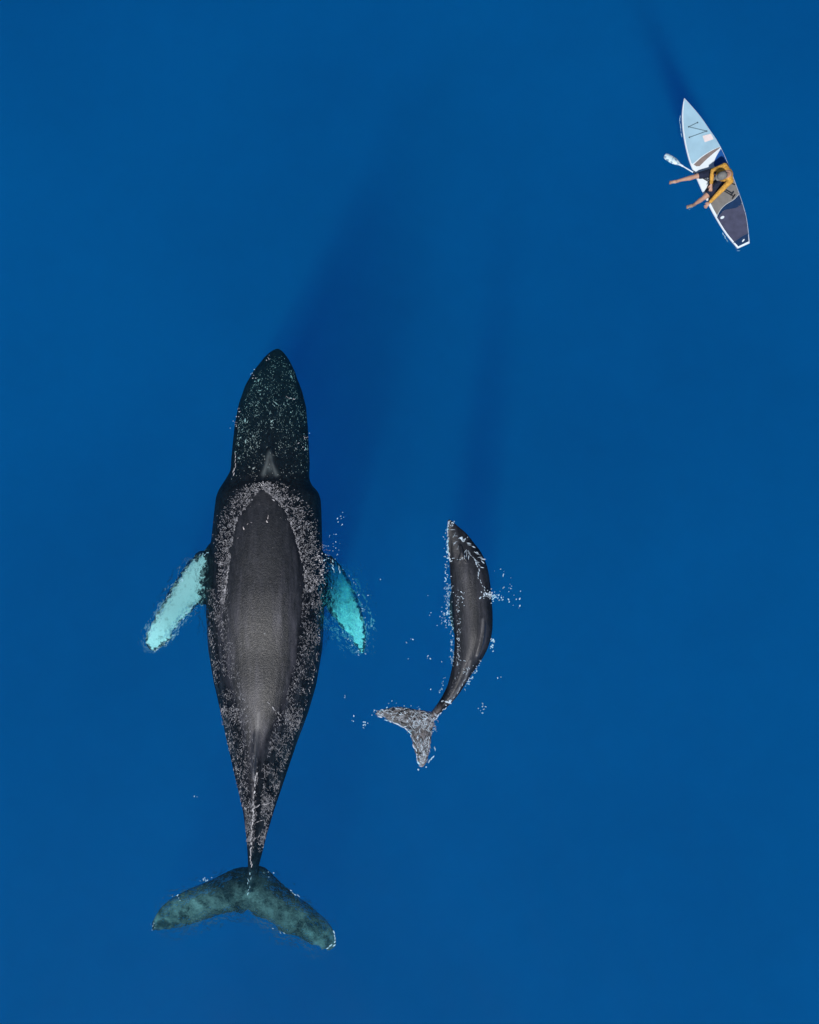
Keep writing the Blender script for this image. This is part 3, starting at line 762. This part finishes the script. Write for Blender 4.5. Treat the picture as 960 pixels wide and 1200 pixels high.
LEFT = [(245, 100), (236, 145), (230, 200), (230, 260), (236, 330), (247, 400), (262, 470), (283, 545), (311, 615), (343, 685), (378, 765), (418, 850), (470, 945), (540, 1055), (622, 1152)]
RIGHT = [(247, 100), (270, 122), (330, 188), (378, 248), (422, 312), (463, 370), (500, 432), (528, 490), (552, 545), (578, 610), (604, 680), (632, 758), (660, 840), (688, 950), (706, 1115)]
def build_board():
    root = empty('paddle_board', Q(470, 640, 0.0))
    tag(root, 'pale blue stand-up paddle board with navy tail pad floating beside the whales', 'paddle board')
    L = catmull(LEFT, 44); R = catmull(RIGHT, 44)
    bm = bmesh.new(); rings = []
    for i in range(44):
        a, b = Q(*L[i]), Q(*R[i]); c = (a + b) / 2; h = (b - a) / 2
        t = i / 43
        rock = 0.10 * max(0, 1 - t / 0.25) ** 2 + 0.03 * max(0, (t - .85) / .15) ** 2
        ring = []
        for u, z in ((-0.90, DECK), (-0.97, DECK - .012), (-1, DECK - .04), (-0.97, DECK - .085), (-.8, -0.04 + rock), (0, -0.06 + rock), (.8, -0.04 + rock), (.97, DECK - .085), (1, DECK - .04), (.97, DECK - .012), (.90, DECK), (.45, DECK), (0, DECK), (-.45, DECK)):
            q = c + h * u; z = min(z, DECK); ring.append(Vector((q.x, q.y, z)))
        rings.append(ring)
    ring_loft(bm, rings)
    from_bm('hull', bm, BOARD_WHITE, root)
    # clip helper: points of the deck edge (inset) at fraction t
    def edge(side, t, ins):
        A = catmull(LEFT, 200)[min(199, int(t * 199))]; B = catmull(RIGHT, 200)[min(199, int(t * 199))]
        d = B - A; n = np.linalg.norm(d) + 1e-6
        return tuple(A + d / n * ins) if side < 0 else tuple(B - d / n * ins)
    def run(side, t0, t1, ins, n=24):
        return [edge(side, t, ins) for t in np.linspace(t0, t1, n)]
    def tpar(side, y):
        A = catmull(LEFT if side < 0 else RIGHT, 200)
        return float(np.argmin(np.abs(A[:, 1] - y))) / 199
    def panel(name, outline, m, z0=DECK + .001, th=0.006, parent=root):
        pts = [Q(x, y, 0) for x, y in outline]
        tri = tessellate_polygon([pts]); n = len(pts)
        bm = bmesh.new()
        lo = [bm.verts.new((p.x, p.y, z0 - 0.004)) for p in pts]; hi = [bm.verts.new((p.x, p.y, z0 + th)) for p in pts]
        for a, b, c in tri:
            try: bm.faces.new((hi[a], hi[b], hi[c]))
            except ValueError: pass
        for i in range(n): bm.faces.new((lo[i], lo[(i + 1) % n], hi[(i + 1) % n], hi[i]))
        return from_bm(name, bm, m, parent, smooth=False)
    def arc(pts, n=24): return [tuple(p) for p in catmull(pts, n)]
    # pale blue nose deck
    up = arc([(303, 560), (322, 547), (366, 509), (431, 468), (494, 440)])
    t1, t2 = tpar(-1, 556), tpar(1, 437)
    panel('nose_deck', run(-1, .03, t1, 9) + up + run(1, t2, .03, 7), PALE_BLUE)
    # taupe arc across the deck
    lo_ = arc([(494, 450), (440, 495), (395, 535), (352, 577)])
    panel('deck_stripe', arc([(311, 566), (330, 549), (372, 512), (435, 471), (494, 443)]) + lo_ + [(330, 578)], TAUPE)
    # blue side panel
    panel('side_panel', [(500, 456)] + run(1, tpar(1, 462), tpar(1, 580), 8) + arc([(560, 600), (520, 590), (460, 580), (455, 545), (472, 505), (500, 456)], 20)[:-1], BLUE)
    # grey standing pad
    s_curve = arc([(628, 772), (590, 812), (535, 845), (498, 882), (478, 918), (473, 936)])
    panel('standing_pad', run(1, tpar(1, 596), tpar(1, 770), 8) + s_curve + run(-1, tpar(-1, 928), tpar(-1, 760), 16) + arc([(392, 750), (420, 690), (470, 640), (520, 606), (568, 592)], 16), GREY_PAD)
    # slate tail pad with navy front lobe and navy corner
    tail_edge = arc([(590, 1112), (622, 1088), (655, 1066), (694, 1046)])
    mid = arc([(652, 838), (610, 868), (560, 878), (520, 890), (478, 942)])
    s2 = arc([(630, 774), (592, 814), (537, 847), (500, 884), (480, 920), (475, 938)])
    panel('tail_pad', run(1, tpar(1, 842), tpar(1, 1040), 8) + tail_edge[::-1] + run(-1, tpar(-1, 1108), tpar(-1, 946), 9) + mid[::-1], PURPLE_PAD)
    panel('pad_lobe', run(1, tpar(1, 786), tpar(1, 832), 8) + [(648, 834)] + [(x, y - 1) for x, y in mid[1:]] + s2[::-1], NAVY)
    panel('tail_corner', [(x, y + 1) for x, y in tail_edge] + run(1, tpar(1, 1050), .993, 9, 8) + run(-1, .993, tpar(-1, 1120), 9, 8), NAVY)
    # small white marks
    def blob(name, c, r1, r2, ang, m, z):
        o_ = [(c[0] + r1 * math.cos(a) * math.cos(ang) - r2 * math.sin(a) * math.sin(ang), c[1] + r1 * math.cos(a) * math.sin(ang) + r2 * math.sin(a) * math.cos(ang)) for a in np.linspace(0, 2 * math.pi, 16, endpoint=False)]
        panel(name, o_, m, z)
    blob('pad_logo', (511, 937), 15, 9, -0.5, BOARD_WHITE, DECK + .009)
    blob('pad_logo', (658, 1098), 13, 5, -0.9, BOARD_WHITE, DECK + .009)
    panel('deck_patch', [(372, 366), (432, 350), (450, 388), (388, 410)], STICK, DECK + .009)
    # bungee cords zigzag on the nose
    bm = bmesh.new()
    for a, b in (((345, 262), (283, 292)), ((283, 292), (410, 322)), ((410, 322), (288, 366))):
        tube(bm, [Q(*a, DECK + .018), Q(*b, DECK + .018)], (.008, .008), 8)
    from_bm('bungee_cord', bm, CORD, root)
    bm = bmesh.new()
    tube(bm, [Q(560, 678, DECK + .03), Q(585, 690, DECK + .03), Q(606, 698, DECK + .015)], (.013, .013, .013), 8)
    from_bm('carry_strap', bm, BLACK, root)
    for c in ((283, 292), (410, 322), (345, 262), (288, 366)):
        bm = bmesh.new(); ellipsoid(bm, Q(*c, DECK + .012), (.018, .018, .012), u=10, v=6)
        from_bm('cord_anchor', bm, BLACK, root)
    # fin below the tail
    bm = bmesh.new(); rings = []
    for k, z in ((0, -.03), (.3, -.12), (.7, -.2), (1, -.24)):
        a, b = Q(596, 1000, z), Q(636, 1090, z)
        a2 = a.lerp(b, .1 + .55 * k); b2 = a.lerp(b, .9 + .12 * k); n = Vector((.37, .92, 0)).cross(Vector((0, 0, 1))) * (.012 * (1.1 - k))
        m_ = (a2 + b2) / 2
        rings.append([a2, m_ + n, b2, m_ - n])
    ring_loft(bm, rings); from_bm('fin', bm, BLACK, root)
build_board()

# ------------------------------------------------------------------ paddle
PAD_A, PAD_B = P(779, 182, 0.16), P(862, 231.5, 0.36)
def build_paddle():
    root = empty('paddle', (PAD_A + PAD_B) / 2)
    tag(root, 'paddle with white blade laid across the lap of the seated paddler', 'paddle')
    d = (PAD_B - PAD_A).normalized(); L = (PAD_B - PAD_A).length
    side = d.cross(Vector((0, 0, 1))).normalized(); up = side.cross(d)
    whitem = mat('paddle_white', (0.55, 0.66, 0.72), 0.4, 0.5)
    bladem = mat('paddle_blade', (0.4, 0.5, 0.55), 0.4, 0.5, lambda nt, b: nt.links.new(ramp(nt, noise(nt, 14, 3), [(0.42, (0.16, 0.27, 0.36)), (0.5, (0.52, 0.66, 0.72))]), b.inputs['Base Color']))
    bm = bmesh.new(); rings = []
    for s, w in ((0.0, .045), (.02, .065), (.08, .08), (.18, .085), (.28, .078), (.36, .055), (.42, .03), (.46, .02)):
        c = PAD_A + d * s
        rings.append([c + side * w + up * .004, c + up * .016, c - side * w + up * .004, c - side * w - up * .004, c - up * .008, c + side * w - up * .004])
    ring_loft(bm, rings); from_bm('blade', bm, bladem, root)
    bm = bmesh.new(); tube(bm, [PAD_A + d * .42, PAD_A + d * .5], (.026, .024), 10); from_bm('blade_collar', bm, whitem, root)
    bm = bmesh.new(); tube(bm, [PAD_A + d * .44, PAD_A + d * .78], (.016, .016), 10); from_bm('shaft_sleeve', bm, whitem, root)
    bm = bmesh.new(); tube(bm, [PAD_A + d * .76, PAD_A + d * (L - .05)], (.0145, .0145), 10); from_bm('shaft', bm, BLACK, root)
    bm = bmesh.new(); tube(bm, [PAD_A + d * (L - .05) - side * .05, PAD_A + d * (L - .05) + side * .05], (.018, .018), 10); from_bm('grip', bm, BLACK, root)
build_paddle()

# ------------------------------------------------------------------ paddler
def build_person():
    skin = mat('skin', (0.42, 0.24, 0.17), 0.5, 0.4, tinted((0.42, 0.24, 0.17), 0.12, 10))
    shirt = mat('mustard_shirt', (0.58, 0.31, 0.06), 0.85, 0.15, cloth((0.58, 0.31, 0.06)))
    shorts = mat('dark_shorts', (0.018, 0.024, 0.05), 0.85, 0.15, cloth((0.018, 0.024, 0.05)))
    capm = mat('grey_cap', (0.17, 0.17, 0.165), 0.85, 0.15, tinted((0.17, 0.17, 0.165), 0.15, 20))
    hair = mat('brown_hair', (0.05, 0.028, 0.018), 0.6, 0.3)
    root = empty('person', P(846, 206, DECK))
    tag(root, 'paddler in mustard long-sleeved top and grey cap sitting with legs overboard', 'person')
    hip = P(846, 205.5, .24); chest = P(851, 204.5, .56); neck = P(853, 204, .74); head = P(846.5, 206, .90)
    shN, shS = P(849, 194.5, .65), P(856, 212, .65)
    elN, haN = P(835, 200, .47), P(833.5, 216, .40)
    elS, haS = P(843.5, 225, .44), P(831.5, 237.5, .22)
    hN, hS = P(845, 200, .22), P(847, 212, .22)
    knN, anN = P(817.5, 206.2, .24), P(794, 212, .02)
    knS, anS = P(826, 231, .25), P(813, 240, -.10)
    bm = bmesh.new()
    tube(bm, [hip, hip.lerp(chest, .5), chest, neck.lerp(chest, .35)], (.150, .135, .150, .11), 16)
    tube(bm, [shN, (shN + shS) / 2, shS], (.062, .09, .062), 14)
    tube(bm, [neck.lerp(chest, .3), neck, neck.lerp(head, .5)], (.065, .056, .055), 12)
    fw = (P(800, 226) - P(846, 206)).normalized()
    rot = Matrix.Rotation(math.atan2(fw.y, fw.x), 3, 'Z')
    tilt = rot @ Matrix.Rotation(math.radians(28), 3, 'Y')
    ellipsoid(bm, head, (.102, .076, .118), tilt)                       # skull
    for v, r in (((.09, 0, -.055), (.035, .045, .045)), ((.108, 0, -.012), (.016, .013, .026)), ((.02, .078, -.01), (.022, .012, .032)), ((.02, -.078, -.01), (.022, .012, .032)), ((.098, 0, -.05), (.014, .026, .007))):
        ellipsoid(bm, head + tilt @ Vector(v), r, tilt, 12, 8)          # jaw, nose, ears, lips
    for s in (-1, 1):
        ellipsoid(bm, head + tilt @ Vector((.088, .032 * s, .012)), (.014, .016, .009), tilt, 10, 6)
    for sh, el, ha in ((shN, elN, haN), (shS, elS, haS)):
        tube(bm, [sh, sh.lerp(el, .5), el, el.lerp(ha, .4), ha], (.056, .048, .040, .038, .026), 12)
        d = (ha - el).normalized(); sd = d.cross(Vector((0, 0, 1))).normalized()
        pc = ha + d * .05
        tube(bm, [ha, ha + d * .085], (.030, .038), 12, flat=.5)
        for k, (ofs, ln) in enumerate(((-.030, .055), (-.010, .068), (.011, .064), (.030, .048))):
            b0 = ha + d * .095 + sd * ofs
            tube(bm, [b0, b0 + d * ln * .6 + sd * ofs * .2 + Vector((0, 0, -.006)), b0 + d * ln + sd * ofs * .3 + Vector((0, 0, -.03))], (.0105, .0095, .008), 8)
        b0 = ha + d * .03 + sd * .034
        tube(bm, [b0, b0 + d * .03 + sd * .022, b0 + d * .058 + sd * .026 + Vector((0, 0, -.012))], (.012, .011, .009), 8)
    for h, k, a, toe in ((hN, knN, anN, P(786.5, 213.6, -.04)), (hS, knS, anS, P(806.5, 242.2, -.14))):
        tube(bm, [h, h.lerp(k, .5), k, k.lerp(a, .15), k.lerp(a, .38) + Vector((0, 0, -.015)), k.lerp(a, .7), a], (.095, .084, .064, .052, .060, .042, .034), 14)
        d = (toe - a).normalized(); sd = d.cross(Vector((0, 0, 1))).normalized()
        tube(bm, [a - d * .03 + Vector((0, 0, -.03)), a + d * .06 + Vector((0, 0, -.02)), toe], (.036, .042, .036), 12, flat=.7)
        for q in range(5):
            b0 = toe + sd * (-.032 + .016 * q) + d * (.015 - .004 * q)
            tube(bm, [b0, b0 + d * .03], (.011 if q else .014, .009), 8)
    me = remesh(bm, .0075, 3)
    link_mesh('body', me, skin, root)
    # long-sleeved top
    bm = bmesh.new()
    tube(bm, [hip + Vector((0, 0, .06)), hip.lerp(chest, .5), chest, neck.lerp(chest, .3)], (.165, .155, .168, .10), 18)
    tube(bm, [shN, (shN + shS) / 2, shS], (.076, .10, .076), 14)
    for sh, el, ha in ((shN, elN, haN), (shS, elS, haS)):
        tube(bm, [sh, sh.lerp(el, .5), el, el.lerp(ha, .4), el.lerp(ha, .88)], (.070, .062, .056, .052, .042), 14)
    link_mesh('long_sleeved_top', remesh(bm, .011, 3), shirt, root)
    bm = bmesh.new()
    tube(bm, [hip + Vector((0, 0, -.03)), hip + Vector((0, 0, .05))], (.165, .16), 18)
    for h, k, e in ((hN, knN, .88), (hS, knS, .78)):
        tube(bm, [h, h.lerp(k, .45), h.lerp(k, e)], (.112, .103, .086), 16)
    link_mesh('shorts', remesh(bm, .012, 3), shorts, root)
    # cap with brim, hair at the nape
    bm = bmesh.new()
    ellipsoid(bm, head + tilt @ Vector((-.004, 0, .03)), (.118, .096, .098), tilt)
    brim = []
    c0 = head + tilt @ Vector((.085, 0, .035))
    ellipsoid(bm, c0, (.085, .078, .012), tilt, 18, 8)
    link_mesh('cap', remesh(bm, .008, 2), capm, root)
    bm = bmesh.new(); ellipsoid(bm, head + tilt @ Vector((-.035, 0, -.02)), (.085, .083, .085), tilt)
    from_bm('hair', bm, hair, root)
build_person()

def foam_board():
    f = Foam()  # pale dashes stand for water glints and froth along the rail
    f.line([(797.2, 135), (797.0, 145), (799, 160)], .7, .3, .3, 3); f.line([(847, 273), (853, 283)], .9, .4, .1, 3); f.line([(864, 294), (873, 291)], .6, .4, .4, 3)
    f.dots(5, (788, 215), (2, 1.5), (.3, .7)); f.dots(5, (808, 244), (2, 1.5), (.3, .7))
    f.build('foam', 'thin broken foam line along the rail of the paddle board')
foam_board()
